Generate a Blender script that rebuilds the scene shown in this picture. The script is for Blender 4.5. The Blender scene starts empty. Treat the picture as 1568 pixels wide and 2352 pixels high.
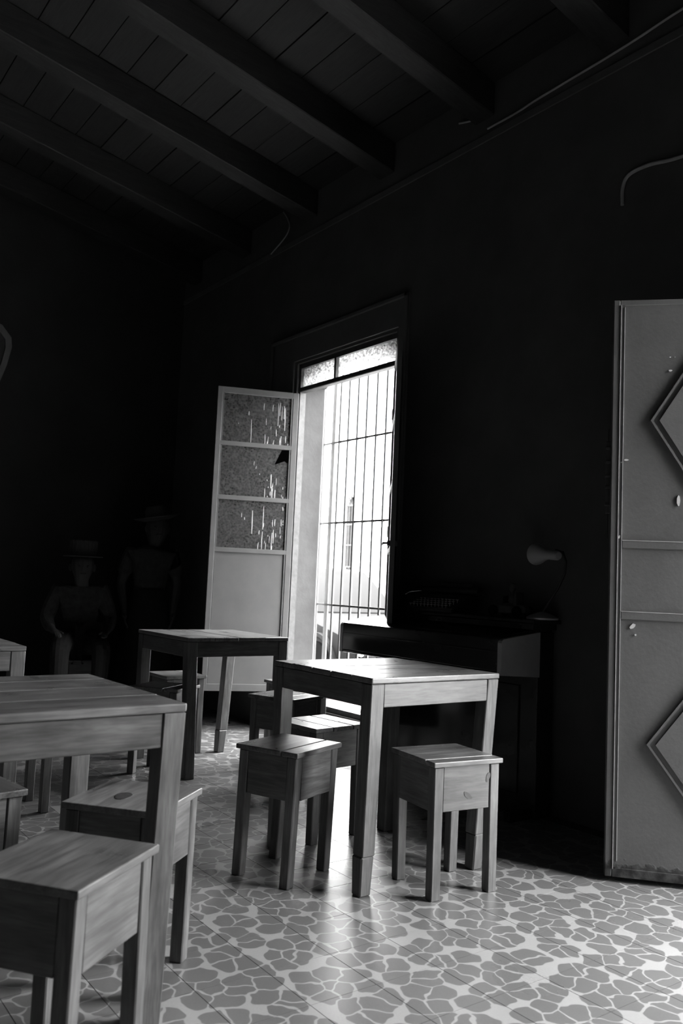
import bpy, bmesh, math, random
from mathutils import Vector, Matrix
random.seed(7)
S = bpy.context.scene
COL = S.collection
PI = math.pi

# ------------------------------------------------------------------ camera
F_PX = 1925.8
CAM_R = ((0.5940, 0.8033, 0.0440), (0.0420, -0.0856, 0.9954), (-0.8034, 0.5894, 0.0846))   # right, up, forward
CAM_P = (0.0, 0.0, 1.0783)
cd = bpy.data.cameras.new('camera'); cam = bpy.data.objects.new('camera', cd); COL.objects.link(cam)
cd.sensor_fit = 'VERTICAL'; cd.sensor_height = 36.0; cd.sensor_width = 24.0
cd.lens = F_PX / 2352 * 36.0
cd.clip_start = 0.05; cd.clip_end = 300
_r, _u, _f = [Vector(v).normalized() for v in CAM_R]
cam.matrix_world = Matrix(((_r.x, _u.x, -_f.x, CAM_P[0]), (_r.y, _u.y, -_f.y, CAM_P[1]), (_r.z, _u.z, -_f.z, CAM_P[2]), (0, 0, 0, 1)))
cd.dof.use_dof = True; cd.dof.focus_distance = 3.7; cd.dof.aperture_fstop = 4.0
S.camera = cam
# ------------------------------------------------------------------ world, light, exposure
SKY = 39.0
wd = bpy.data.worlds.new('overcast_sky'); S.world = wd; wd.use_nodes = True
bg = wd.node_tree.nodes['Background']; bg.inputs[0].default_value = (1, 1, 1, 1); bg.inputs[1].default_value = SKY
S.view_settings.view_transform = 'Standard'; S.view_settings.look = 'None'
S.view_settings.exposure = 0.0; S.view_settings.gamma = 1.0; S.view_settings.use_curve_mapping = False
S.cycles.use_denoising = True
S.cycles.max_bounces = 10; S.cycles.diffuse_bounces = 6; S.cycles.glossy_bounces = 4; S.cycles.transmission_bounces = 8
S.cycles.sample_clamp_indirect = 8.0
S.cycles.caustics_reflective = False; S.cycles.caustics_refractive = False

D = 3.35          # inner face of the window wall
WT = 0.25         # its thickness
XL, XR, YB = -7.25, 1.7, -3.0
WX0, WX1, WZ0, WZ1 = -5.20, -4.05, 0.21, 2.70     # window opening
DX0, DX1, DZ = -1.38, 0.22, 2.95                  # doorway opening, unseen head raised to let in more high light
CEIL0, SLOPE = 3.99, 0.19                         # underside of the boards at the wall, rise per metre
def portal(name, x0, x1, z0, z1, y):
    l = bpy.data.lights.new(name, 'AREA'); l.shape = 'RECTANGLE'; l.size = x1 - x0; l.size_y = z1 - z0
    l.cycles.is_portal = True
    o = bpy.data.objects.new(name, l); COL.objects.link(o)
    o.location = ((x0 + x1) / 2, y, (z0 + z1) / 2); o.rotation_euler = (-PI / 2, 0, 0)
portal('window_daylight', WX0, WX1, WZ0, WZ1, D + WT + 0.02)
portal('doorway_daylight', DX0, DX1, 0.0, DZ, D + WT + 0.02)

# ------------------------------------------------------------------ materials
class NT:
    def __init__(s, name):
        s.m = bpy.data.materials.new(name); s.m.use_nodes = True
        s.t = s.m.node_tree; s.b = s.t.nodes['Principled BSDF']
    def n(s, typ, **kw):
        nd = s.t.nodes.new(typ)
        for k, v in kw.items():
            if hasattr(nd, k): setattr(nd, k, v)
            else: nd.inputs[k.replace('_', ' ')].default_value = v
        return nd
    def l(s, a, b): s.t.links.new(a, b)
    def ramp(s, fac, stops, interp='LINEAR'):
        r = s.n('ShaderNodeValToRGB'); cr = r.color_ramp; cr.interpolation = interp
        while len(cr.elements) < len(stops): cr.elements.new(0.5)
        for e, (p, c) in zip(cr.elements, stops): e.position = p; e.color = (c, c, c, 1)
        s.l(fac, r.inputs[0]); return r.outputs[0]
    def math(s, op, a, b=None, c=None):
        m = s.n('ShaderNodeMath', operation=op)
        for i, v in enumerate((a, b, c)):
            if v is None: continue
            if isinstance(v, (int, float)): m.inputs[i].default_value = v
            else: s.l(v, m.inputs[i])
        return m.outputs[0]
    def mix(s, fac, a, b):
        m = s.n('ShaderNodeMix', data_type='RGBA')
        for i, v in ((0, fac), (6, a), (7, b)):
            if isinstance(v, (int, float)): m.inputs[i].default_value = v if i == 0 else (v, v, v, 1)
            else: s.l(v, m.inputs[i])
        return m.outputs[2]
    def bump(s, h, strength, dist):
        b = s.n('ShaderNodeBump'); b.inputs['Strength'].default_value = strength; b.inputs['Distance'].default_value = dist
        s.l(h, b.inputs['Height']); s.l(b.outputs[0], s.b.inputs['Normal'])
    def set(s, **kw):
        for k, v in kw.items(): s.b.inputs[k.replace('_', ' ')].default_value = v
def g(v): return (v, v, v, 1)
def noise_mat(name, lo, hi, scale, rough=0.7, bump=0.0, bdist=0.003, metallic=0.0, detail=6, spec=0.5, coords='Object'):
    t = NT(name); tc = t.n('ShaderNodeTexCoord'); nz = t.n('ShaderNodeTexNoise', Scale=scale, Detail=detail, Roughness=0.6)
    t.l(tc.outputs[coords], nz.inputs['Vector'])
    t.l(t.ramp(nz.outputs[0], [(0.3, lo), (0.72, hi)]), t.b.inputs['Base Color'])
    t.set(Roughness=rough, Metallic=metallic, Specular_IOR_Level=spec)
    if bump: t.bump(nz.outputs[0], bump, bdist)
    return t.m
def wood_mat(name, axis, lo=0.045, hi=0.17, rough=0.42):
    t = NT(name); tc = t.n('ShaderNodeTexCoord'); oi = t.n('ShaderNodeObjectInfo')
    off = t.n('ShaderNodeVectorMath', operation='SCALE'); cmb = t.n('ShaderNodeCombineXYZ')
    t.l(oi.outputs['Random'], cmb.inputs[0]); t.l(oi.outputs['Random'], cmb.inputs[1]); t.l(oi.outputs['Random'], cmb.inputs[2])
    t.l(cmb.outputs[0], off.inputs[0]); off.inputs['Scale'].default_value = 37.0
    add = t.n('ShaderNodeVectorMath', operation='ADD'); t.l(tc.outputs['Object'], add.inputs[0]); t.l(off.outputs[0], add.inputs[1])
    mp = t.n('ShaderNodeMapping'); t.l(add.outputs[0], mp.inputs[0])
    sc = [1.0, 1.0, 1.0]; sc[axis] = 0.09; mp.inputs['Scale'].default_value = sc
    n1 = t.n('ShaderNodeTexNoise', Scale=38.0, Detail=7.0, Roughness=0.62, Distortion=0.6); t.l(mp.outputs[0], n1.inputs['Vector'])
    n2 = t.n('ShaderNodeTexNoise', Scale=6.0, Detail=4.0); t.l(add.outputs[0], n2.inputs['Vector'])
    n3 = t.n('ShaderNodeTexNoise', Scale=150.0, Detail=3.0); t.l(mp.outputs[0], n3.inputs['Vector'])
    mp2 = t.n('ShaderNodeMapping'); t.l(add.outputs[0], mp2.inputs[0]); s2 = [1.0, 1.0, 1.0]; s2[axis] = 0.45; mp2.inputs['Scale'].default_value = s2
    vo = t.n('ShaderNodeTexVoronoi', Scale=4.2); t.l(mp2.outputs[0], vo.inputs['Vector'])
    knot = t.ramp(vo.outputs['Distance'], [(0.03, 0.35), (0.13, 1.0)])
    f = t.math('ADD', t.math('MULTIPLY', n1.outputs[0], 0.6), t.math('MULTIPLY', n2.outputs[0], 0.4))
    base = t.ramp(f, [(0.34, lo), (0.52, (lo + hi) / 2), (0.66, hi)])
    fine = t.ramp(n3.outputs[0], [(0.35, 0.72), (0.6, 1.0)])
    rnd = t.math('MULTIPLY_ADD', oi.outputs['Random'], 0.3, 0.82)
    k = t.math('MULTIPLY', t.math('MULTIPLY', knot, fine), rnd)
    mul = t.n('ShaderNodeMix', data_type='RGBA', blend_type='MULTIPLY'); mul.inputs[0].default_value = 1.0
    t.l(base, mul.inputs[6]); t.l(k, mul.inputs[7]); t.l(mul.outputs[2], t.b.inputs['Base Color'])
    t.l(t.math('MULTIPLY_ADD', n2.outputs[0], 0.3, rough - 0.15), t.b.inputs['Roughness'])
    t.bump(n1.outputs[0], 0.25, 0.002)
    return t.m
M = {}
for i, a in enumerate('xyz'):
    M['wood_' + a] = wood_mat('varnished_wood_' + a, i)
for i, a in enumerate('xy'):
    M['top_' + a] = wood_mat('lit_top_wood_' + a, i, 0.065, 0.215, 0.31)  # tops coloured lighter than the frames in place of more light from above
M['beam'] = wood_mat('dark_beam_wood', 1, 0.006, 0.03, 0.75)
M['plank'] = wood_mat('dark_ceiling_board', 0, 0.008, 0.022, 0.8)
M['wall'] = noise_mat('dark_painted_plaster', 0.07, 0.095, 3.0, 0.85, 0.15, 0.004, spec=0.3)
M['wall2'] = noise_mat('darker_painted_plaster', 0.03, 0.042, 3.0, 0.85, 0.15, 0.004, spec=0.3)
M['moulding'] = noise_mat('dark_painted_moulding', 0.08, 0.11, 6.0, 0.7, 0.1)
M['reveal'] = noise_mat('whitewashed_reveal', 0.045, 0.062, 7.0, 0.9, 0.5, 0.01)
M['mortar'] = noise_mat('dark_tile_joint', 0.05, 0.09, 20, 0.9)
M['knot'] = noise_mat('dark_wood_knot', 0.012, 0.05, 60.0, 0.45)
M['piano'] = noise_mat('black_lacquered_wood', 0.012, 0.022, 4.0, 0.16)
M['cheek'] = noise_mat('cheek_lit_tone', 0.28, 0.36, 6.0, 0.4)  # pale colour stands in for light falling on the piano end
M['black_metal'] = noise_mat('black_enamel', 0.015, 0.03, 12.0, 0.4)
M['iron'] = noise_mat('grey_painted_iron', 0.03, 0.05, 20.0, 0.5, 0.1)
M['pale_iron'] = noise_mat('pale_painted_iron', 0.2, 0.25, 20.0, 0.5)
M['darkframe'] = noise_mat('worn_dark_steel_frame', 0.03, 0.07, 25.0, 0.5, 0.2)
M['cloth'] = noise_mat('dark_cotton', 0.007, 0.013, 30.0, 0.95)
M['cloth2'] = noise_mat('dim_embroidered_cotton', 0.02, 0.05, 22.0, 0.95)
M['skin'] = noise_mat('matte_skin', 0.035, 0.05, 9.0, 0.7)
M['hair'] = noise_mat('black_hair', 0.02, 0.04, 60.0, 0.6)
M['straw'] = noise_mat('woven_straw', 0.04, 0.06, 40.0, 0.85)
M['plaque'] = noise_mat('dull_brass', 0.12, 0.18, 6.0, 0.5)
M['lampshade'] = noise_mat('grey_enamelled_steel', 0.30, 0.36, 5.0, 0.3)
M['cable'] = noise_mat('pale_cable_sheath', 0.30, 0.42, 9.0, 0.6)
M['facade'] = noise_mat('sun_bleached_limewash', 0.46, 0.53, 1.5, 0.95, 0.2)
M['asphalt'] = noise_mat('grey_street_paving', 0.34, 0.46, 4.0, 0.9, 0.2)
M['kerb'] = noise_mat('pale_concrete', 0.5, 0.62, 5.0, 0.9, 0.2)
M['carpaint'] = noise_mat('dark_car_paint', 0.005, 0.008, 3.0, 0.5, spec=0.06)
M['rubber'] = noise_mat('tyre_rubber', 0.003, 0.005, 30.0, 0.9, spec=0.03)
M['chrome'] = noise_mat('dull_chrome', 0.5, 0.6, 5.0, 0.25, metallic=1.0)
M['darkglass'] = noise_mat('dark_window_glass', 0.008, 0.014, 3.0, 0.3, spec=0.1)
M['farbar'] = noise_mat('weathered_grey_iron', 0.03, 0.04, 9.0, 0.8, spec=0.1)
M['farglass'] = noise_mat('unlit_house_glass', 0.003, 0.006, 3.0, 0.5, spec=0.03)
M['chip'] = noise_mat('bare_pale_primer', 0.42, 0.55, 60.0, 0.8)
M['roof'] = noise_mat('dark_roof_slab', 0.02, 0.03, 3.0, 0.9)

def door_paint(name, lo, hi):          # grey oil paint, scuffed, lumpy and rusty along the foot
    t = NT(name); tc = t.n('ShaderNodeTexCoord')
    n1 = t.n('ShaderNodeTexNoise', Scale=3.5, Detail=8.0, Roughness=0.65); t.l(tc.outputs['Object'], n1.inputs['Vector'])
    n2 = t.n('ShaderNodeTexNoise', Scale=70.0, Detail=4.0); t.l(tc.outputs['Object'], n2.inputs['Vector'])
    base = t.ramp(n1.outputs[0], [(0.3, lo), (0.7, hi)])
    sx = t.n('ShaderNodeSeparateXYZ'); t.l(tc.outputs['Object'], sx.inputs[0])
    n3 = t.n('ShaderNodeTexNoise', Scale=28.0, Detail=5.0); t.l(tc.outputs['Object'], n3.inputs['Vector'])
    foot = t.math('ADD', sx.outputs[2], t.math('MULTIPLY', n3.outputs[0], -0.09))
    rust = t.ramp(foot, [(0.0, 1.0), (0.022, 1.0), (0.03, 0.0)])
    rustcol = t.ramp(n3.outputs[0], [(0.35, 0.008), (0.68, 0.06)])
    sc = t.n('ShaderNodeTexNoise', Scale=9.0, Detail=10.0, Roughness=0.75, Distortion=2.5); t.l(tc.outputs['Object'], sc.inputs['Vector'])
    scratch = t.ramp(sc.outputs[0], [(0.490, 0.0), (0.5, 0.22), (0.510, 0.0)])
    c1 = t.mix(scratch, base, hi * 1.7)
    t.l(t.mix(rust, c1, rustcol), t.b.inputs['Base Color'])
    t.set(Roughness=0.45, Specular_IOR_Level=0.4)
    t.bump(t.math('ADD', n2.outputs[0], t.math('MULTIPLY', rust, t.math('MULTIPLY', n3.outputs[0], 3.0))), 0.35, 0.002)
    return t.m
M['door'] = door_paint('scuffed_grey_door_paint', 0.075, 0.10)
M['doorbead'] = noise_mat('rubbed_paint_edge', 0.26, 0.4, 25.0, 0.5)
M['sash'] = noise_mat('grey_painted_sash', 0.085, 0.11, 9.0, 0.5, 0.1)
M['sashpanel'] = noise_mat('grey_sheet_panel', 0.08, 0.10, 5.0, 0.55)

def hammered_glass():
    t = NT('hammered_obscure_glass'); tc = t.n('ShaderNodeTexCoord')
    v = t.n('ShaderNodeTexVoronoi', Scale=75.0, feature='SMOOTH_F1'); t.l(tc.outputs['Object'], v.inputs['Vector'])
    nz = t.n('ShaderNodeTexNoise', Scale=7.0, Detail=3.0); t.l(tc.outputs['Object'], nz.inputs['Vector'])
    d = t.ramp(v.outputs['Distance'], [(0.15, 0.02), (0.45, 0.05), (0.7, 0.09)])
    w = t.ramp(nz.outputs[0], [(0.3, 0.0), (0.7, 0.45)])
    t.l(t.mix(w, d, 0.08), t.b.inputs['Base Color'])
    t.set(Roughness=0.22, Transmission_Weight=0.25, IOR=1.5)
    t.bump(v.outputs['Distance'], 0.35, 0.002)
    return t.m
M['hammered'] = hammered_glass()
def dirty_glass():
    t = NT('dirty_clear_glass'); tc = t.n('ShaderNodeTexCoord')
    nz = t.n('ShaderNodeTexNoise', Scale=60.0, Detail=9.0, Roughness=0.7); t.l(tc.outputs['Object'], nz.inputs['Vector'])
    tr = t.n('ShaderNodeBsdfTransparent'); tl = t.n('ShaderNodeBsdfTranslucent'); gl = t.n('ShaderNodeBsdfGlossy'); gl.inputs['Roughness'].default_value = 0.1
    tl.inputs[0].default_value = g(0.7); tr.inputs[0].default_value = g(0.93)
    f = t.ramp(nz.outputs[0], [(0.42, 0.06), (0.62, 0.75)])
    mx = t.n('ShaderNodeMixShader'); t.l(f, mx.inputs[0]); t.l(tr.outputs[0], mx.inputs[1]); t.l(tl.outputs[0], mx.inputs[2])
    m2 = t.n('ShaderNodeMixShader'); m2.inputs[0].default_value = 0.05; t.l(mx.outputs[0], m2.inputs[1]); t.l(gl.outputs[0], m2.inputs[2])
    out = [n for n in t.t.nodes if n.type == 'OUTPUT_MATERIAL'][0]; t.l(m2.outputs[0], out.inputs[0])
    return t.m
M['dirtyglass'] = dirty_glass()

def tile_mat():                        # cement tile printed with lobed grey pebbles on a pale ground
    t = NT('printed_cement_tile'); geo = t.n('ShaderNodeNewGeometry'); oi = t.n('ShaderNodeObjectInfo')
    wob = t.n('ShaderNodeTexNoise', Scale=15.0, Detail=1.0, Roughness=0.5); t.l(geo.outputs['Position'], wob.inputs['Vector'])
    sub = t.n('ShaderNodeVectorMath', operation='SUBTRACT'); t.l(wob.outputs['Color'], sub.inputs[0]); sub.inputs[1].default_value = (0.5, 0.5, 0.5)
    sca = t.n('ShaderNodeVectorMath', operation='SCALE'); t.l(sub.outputs[0], sca.inputs[0]); sca.inputs['Scale'].default_value = 0.06
    add = t.n('ShaderNodeVectorMath', operation='ADD'); t.l(geo.outputs['Position'], add.inputs[0]); t.l(sca.outputs[0], add.inputs[1])
    flat = t.n('ShaderNodeVectorMath', operation='MULTIPLY'); t.l(add.outputs[0], flat.inputs[0]); flat.inputs[1].default_value = (1, 1, 0)
    e = t.n('ShaderNodeTexVoronoi', feature='DISTANCE_TO_EDGE', voronoi_dimensions='2D', Scale=13.5, Randomness=0.9); t.l(flat.outputs[0], e.inputs['Vector'])
    f1 = t.n('ShaderNodeTexVoronoi', feature='F1', voronoi_dimensions='2D', Scale=13.5, Randomness=0.9); t.l(flat.outputs[0], f1.inputs['Vector'])
    thn = t.n('ShaderNodeTexNoise', Scale=9.0, Detail=2.0); t.l(geo.outputs['Position'], thn.inputs['Vector'])
    a = t.math('SUBTRACT', e.outputs['Distance'], t.ramp(thn.outputs[0], [(0.35, 0.025), (0.65, 0.06)]))
    b = t.math('MULTIPLY', t.math('SUBTRACT', 0.60, f1.outputs['Distance']), 0.5)
    mask = t.ramp(t.math('MULTIPLY_ADD', t.math('MINIMUM', a, b), 12.0, 0.5), [(0.42, 0.0), (0.58, 1.0)])
    nz = t.n('ShaderNodeTexNoise', Scale=160.0, Detail=3.0); t.l(geo.outputs['Position'], nz.inputs['Vector'])
    big = t.n('ShaderNodeTexNoise', Scale=2.2, Detail=4.0); t.l(geo.outputs['Position'], big.inputs['Vector'])
    col = t.mix(mask, 0.30, 0.13)
    v = t.math('MULTIPLY', t.math('MULTIPLY_ADD', nz.outputs[0], 0.22, 0.86), t.math('MULTIPLY_ADD', big.outputs[0], 0.25, 0.85))
    v = t.math('MULTIPLY', v, t.math('MULTIPLY_ADD', oi.outputs['Random'], 0.08, 0.96))
    mul = t.n('ShaderNodeMix', data_type='RGBA', blend_type='MULTIPLY'); mul.inputs[0].default_value = 1.0
    t.l(col, mul.inputs[6]); t.l(v, mul.inputs[7]); t.l(mul.outputs[2], t.b.inputs['Base Color'])
    t.l(t.math('MULTIPLY_ADD', big.outputs[0], 0.2, 0.2), t.b.inputs['Roughness'])
    t.set(Specular_IOR_Level=1.0)
    return t.m
M['tile'] = tile_mat()

# ------------------------------------------------------------------ mesh helpers
def BM(): return bmesh.new()
def hexa(bm, p):                       # eight points: bottom ring, top ring
    v = [bm.verts.new(q) for q in p]
    fs = [bm.faces.new([v[i] for i in f]) for f in ((3, 2, 1, 0), (4, 5, 6, 7), (0, 1, 5, 4), (1, 2, 6, 5), (2, 3, 7, 6), (3, 0, 4, 7))]
    return v, fs
def box(bm, x0, x1, y0, y1, z0, z1, bev=0.0, seg=1):
    v, fs = hexa(bm, [(x0, y0, z0), (x1, y0, z0), (x1, y1, z0), (x0, y1, z0), (x0, y0, z1), (x1, y0, z1), (x1, y1, z1), (x0, y1, z1)])
    if bev:
        es = list({e for f in fs for e in f.edges})
        bmesh.ops.bevel(bm, geom=es, offset=bev, segments=seg, affect='EDGES', profile=0.5)
def lean_post(bm, c0, c1, z0, z1, h0, h1=None, bev=0.003):   # square post, centres at bottom and top
    h1 = h1 or h0
    pts = [(c0[0] + a * h0, c0[1] + b * h0, z0) for a, b in ((-1, -1), (1, -1), (1, 1), (-1, 1))]
    pts += [(c1[0] + a * h1, c1[1] + b * h1, z1) for a, b in ((-1, -1), (1, -1), (1, 1), (-1, 1))]
    v, fs = hexa(bm, pts)
    if bev: bmesh.ops.bevel(bm, geom=list({e for f in fs for e in f.edges}), offset=bev, segments=1, affect='EDGES')
def ring_of(c, n, u, r, seg):
    n = Vector(n).normalized(); u = Vector(u); u = (u - n * u.dot(n)).normalized(); w = n.cross(u)
    return [Vector(c) + u * (r * math.cos(2 * PI * k / seg)) + w * (r * math.sin(2 * PI * k / seg)) for k in range(seg)]
def skin_rings(bm, rings, cap=True):
    vs = [[bm.verts.new(p) for p in r] for r in rings]
    n = len(vs[0])
    for a, b in zip(vs, vs[1:]):
        for k in range(n): bm.faces.new((a[k], a[(k + 1) % n], b[(k + 1) % n], b[k]))
    if cap: bm.faces.new(vs[0][::-1]); bm.faces.new(vs[-1])
def tube(bm, pts, r, seg=8, cap=True):
    pts = [Vector(p) for p in pts]; rings = []; u = None
    for i, p in enumerate(pts):
        d = (pts[min(i + 1, len(pts) - 1)] - pts[max(i - 1, 0)]).normalized()
        if u is None: u = Vector((0, 0, 1)) if abs(d.z) < 0.9 else Vector((1, 0, 0))
        u = (u - d * u.dot(d)).normalized()
        rings.append(ring_of(p, d, u, r[i] if isinstance(r, (list, tuple)) else r, seg))
    skin_rings(bm, rings, cap)
def lathe(bm, prof, seg=24, axis='z', c=(0, 0, 0)):   # prof: (radius, height)
    rings = []
    for r, h in prof:
        ring = []
        for k in range(seg):
            a, b = r * math.cos(2 * PI * k / seg), r * math.sin(2 * PI * k / seg)
            p = {'z': (a, b, h), 'x': (h, a, b), 'y': (b, h, a)}[axis]
            ring.append(Vector(p) + Vector(c))
        rings.append(ring)
    skin_rings(bm, rings)
def prism(bm, poly, axis, d0, d1):     # 2D polygon extruded along an axis
    def P(u, v, d): return {'y': (u, d, v), 'x': (d, u, v), 'z': (u, v, d)}[axis]
    a = [bm.verts.new(P(u, v, d0)) for u, v in poly]; b = [bm.verts.new(P(u, v, d1)) for u, v in poly]
    n = len(poly)
    bm.faces.new(a); bm.faces.new(b[::-1])
    for k in range(n): bm.faces.new((a[k], b[k], b[(k + 1) % n], a[(k + 1) % n]))
def mesh_of(name, bm, mat, smooth=False):
    bmesh.ops.recalc_face_normals(bm, faces=bm.faces)
    me = bpy.data.meshes.new(name); bm.to_mesh(me); bm.free()
    if mat: me.materials.append(mat)
    if smooth:
        for p in me.polygons: p.use_smooth = True
        me.set_sharp_from_angle(angle=math.radians(40))
    return me
def obj(name, bm, mat, parent=None, smooth=False):
    o = bpy.data.objects.new(name, mesh_of(name, bm, M[mat] if isinstance(mat, str) else mat, smooth)); COL.objects.link(o)
    if parent: o.parent = parent
    return o
def inst(name, me, parent, loc=(0, 0, 0), rz=0):
    o = bpy.data.objects.new(name, me); COL.objects.link(o); o.parent = parent; o.location = loc; o.rotation_euler = (0, 0, rz); return o
def thing(name, label, cat, loc=(0, 0, 0), rz=0, group=None):
    o = bpy.data.objects.new(name, None); COL.objects.link(o); o.empty_display_size = 0.1
    o.location = loc; o.rotation_euler = (0, 0, rz); o['label'] = label; o['category'] = cat
    if group: o['group'] = group
    return o
def tag(o, label, cat, group=None):
    o['label'] = label; o['category'] = cat
    if group: o['group'] = group
    return o
def struct(name, bm, mat, label=None, smooth=False):
    o = obj(name, bm, mat, None, smooth); o['kind'] = 'structure'
    if label: o['label'] = label
    return o
def struct_empty(name, loc=(0, 0, 0), rz=0, label=None):
    o = bpy.data.objects.new(name, None); COL.objects.link(o); o.location = loc; o.rotation_euler = (0, 0, rz); o['kind'] = 'structure'
    o.empty_display_size = 0.1
    if label: o['label'] = label
    return o
def to_px(p):
    q = Vector(p) - Vector(CAM_P); z = q.dot(_f)
    if z < 0.2: return None
    return 784 + F_PX * q.dot(_r) / z, 1176 - F_PX * q.dot(_u) / z, z

# ------------------------------------------------------------------ the room
bm = BM()
zt = 5.4
ZS = (-0.02, zt)
Y0, Y1 = D, D + WT
box(bm, XL - 0.25, WX0, Y0, Y1, *ZS); box(bm, WX1, DX0, Y0, Y1, *ZS); box(bm, DX1, XR + 0.25, Y0, Y1, *ZS)
box(bm, WX0, WX1, Y0, Y1, -0.02, WZ0); box(bm, WX0, WX1, Y0, Y1, WZ1, zt); box(bm, DX0, DX1, Y0, Y1, DZ, zt)
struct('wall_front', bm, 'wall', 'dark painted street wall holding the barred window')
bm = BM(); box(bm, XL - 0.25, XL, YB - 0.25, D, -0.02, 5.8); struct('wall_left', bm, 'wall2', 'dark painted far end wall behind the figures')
bm = BM(); box(bm, XR, XR + 0.25, YB - 0.25, D, -0.02, 5.8); struct('wall_right', bm, 'wall', 'dark painted end wall out of view on the right')
bm = BM(); box(bm, XL - 0.25, XR + 0.25, YB - 0.25, YB, -0.02, 5.8); struct('wall_back', bm, 'wall', 'dark painted wall behind the photographer')
bm = BM(); ya, yb = D + WT, D + WT + 0.014
box(bm, -12, WX0, ya, yb, -0.02, 4.6); box(bm, WX1, DX0, ya, yb, -0.02, 4.6); box(bm, DX1, 8, ya, yb, -0.02, 4.6)
box(bm, WX0, WX1, ya, yb, -0.02, WZ0); box(bm, WX0, WX1, ya, yb, WZ1, 4.6); box(bm, DX0, DX1, ya, yb, DZ, 4.6)
struct('wall_exterior', bm, 'facade', 'limewashed outer face of the street wall')
# whitewashed lining of the window reveal and the flat arch outside the transom
bm = BM()
box(bm, WX0, WX0 + 0.012, D + 0.075, D + WT - 0.001, WZ0, WZ1 - 0.01); box(bm, WX1 - 0.012, WX1, D + 0.075, D + WT - 0.001, WZ0, WZ1 - 0.01)
box(bm, WX0 + 0.012, WX1 - 0.012, D + 0.09, D + WT - 0.001, WZ0, WZ0 + 0.01)
arch = [(WX0 + 0.012, WZ1)]
for k in range(17):
    u = k / 16; arch.append((WX0 + 0.012 + u * (WX1 - WX0 - 0.024), 2.545 + 0.11 * (1 - (2 * u - 1) ** 2)))
arch.append((WX1 - 0.012, WZ1))
prism(bm, arch, 'y', D + 0.12, D + WT - 0.001)
struct('trim_1', bm, 'reveal', 'whitewashed window reveal under a flat arch')
# raised plaster surround of the window
bm = BM()
MX0, MX1, MZ = -5.556, -3.93, 2.925
for (x0, x1, z0, z1, y) in ((MX0, WX0 - 0.03, WZ0, MZ, 0.016), (WX1 + 0.03, MX1, WZ0, MZ, 0.016), (WX0 - 0.03, WX1 + 0.03, WZ1 + 0.02, MZ, 0.016)):
    box(bm, x0, x1, D - y, D, z0, z1)
for (x0, x1, z0, z1) in ((MX0, MX0 + 0.03, WZ0, MZ), (MX1 - 0.03, MX1, WZ0, MZ), (MX0, MX1, MZ - 0.03, MZ)):
    box(bm, x0, x1, D - 0.032, D - 0.014, z0, z1, 0.006)
struct('trim_2', bm, 'moulding', 'raised plaster surround framing the window')
bm = BM(); box(bm, XL, XR, D - 0.010, D, 3.655, 3.70, 0.003); struct('trim_3', bm, 'moulding', 'thin plaster ledge below the beam ends')

# floor: joint bed plus tiles
bm = BM(); box(bm, XL, XR, YB, D + WT, -0.05, -0.0016)
floor = struct('floor', bm, 'mortar', 'patterned cement tile floor')
T = 0.2167; TX, TY = -1.39, 1.525
tiles = []
i0, i1 = int(math.floor((XL - TX) / T)) - 1, int(math.ceil((XR - TX) / T)); j0, j1 = int(math.floor((YB - TY) / T)) - 1, int(math.ceil((D + WT - TY) / T))
for i in range(i0, i1):
    for j in range(j0, j1):
        x0, x1 = max(TX + i * T, XL), min(TX + (i + 1) * T, XR); y0, y1 = max(TY + j * T, YB), min(TY + (j + 1) * T, D + WT)
        if x1 - x0 < 0.02 or y1 - y0 < 0.02: continue
        cx, cy = (x0 + x1) / 2, (y0 + y1) / 2
        if cy > D and not (DX0 < cx < DX1): continue
        q = to_px((cx, cy, 0)); area = 0
        if q and -60 < q[0] < 1630 and 1500 < q[1] < 2440: area = 1 / (q[2] ** 3)
        tiles.append((area, x0, x1, y0, y1))
tiles.sort(reverse=True)
def tile_bm(bm, x0, x1, y0, y1, z):
    gp = 0.0011
    box(bm, x0 + gp, x1 - gp, y0 + gp, y1 - gp, z - 0.010, z)
full = BM(); tile_bm(full, -T / 2, T / 2, -T / 2, T / 2, 0)
tile_me = mesh_of('tile', full, M['tile'])
nsingle = 0; rest = BM()
for area, x0, x1, y0, y1 in tiles:
    if area > 0 and nsingle < 300 and abs(x1 - x0 - T) < 1e-4 and abs(y1 - y0 - T) < 1e-4:
        inst('tile', tile_me, floor, ((x0 + x1) / 2, (y0 + y1) / 2, random.uniform(-0.00008, 0.00008))); nsingle += 1
    else: tile_bm(rest, x0, x1, y0, y1, random.uniform(-0.00008, 0.00008))
o = obj('tile_field', rest, 'tile', floor); o['kind'] = 'stuff'

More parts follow.
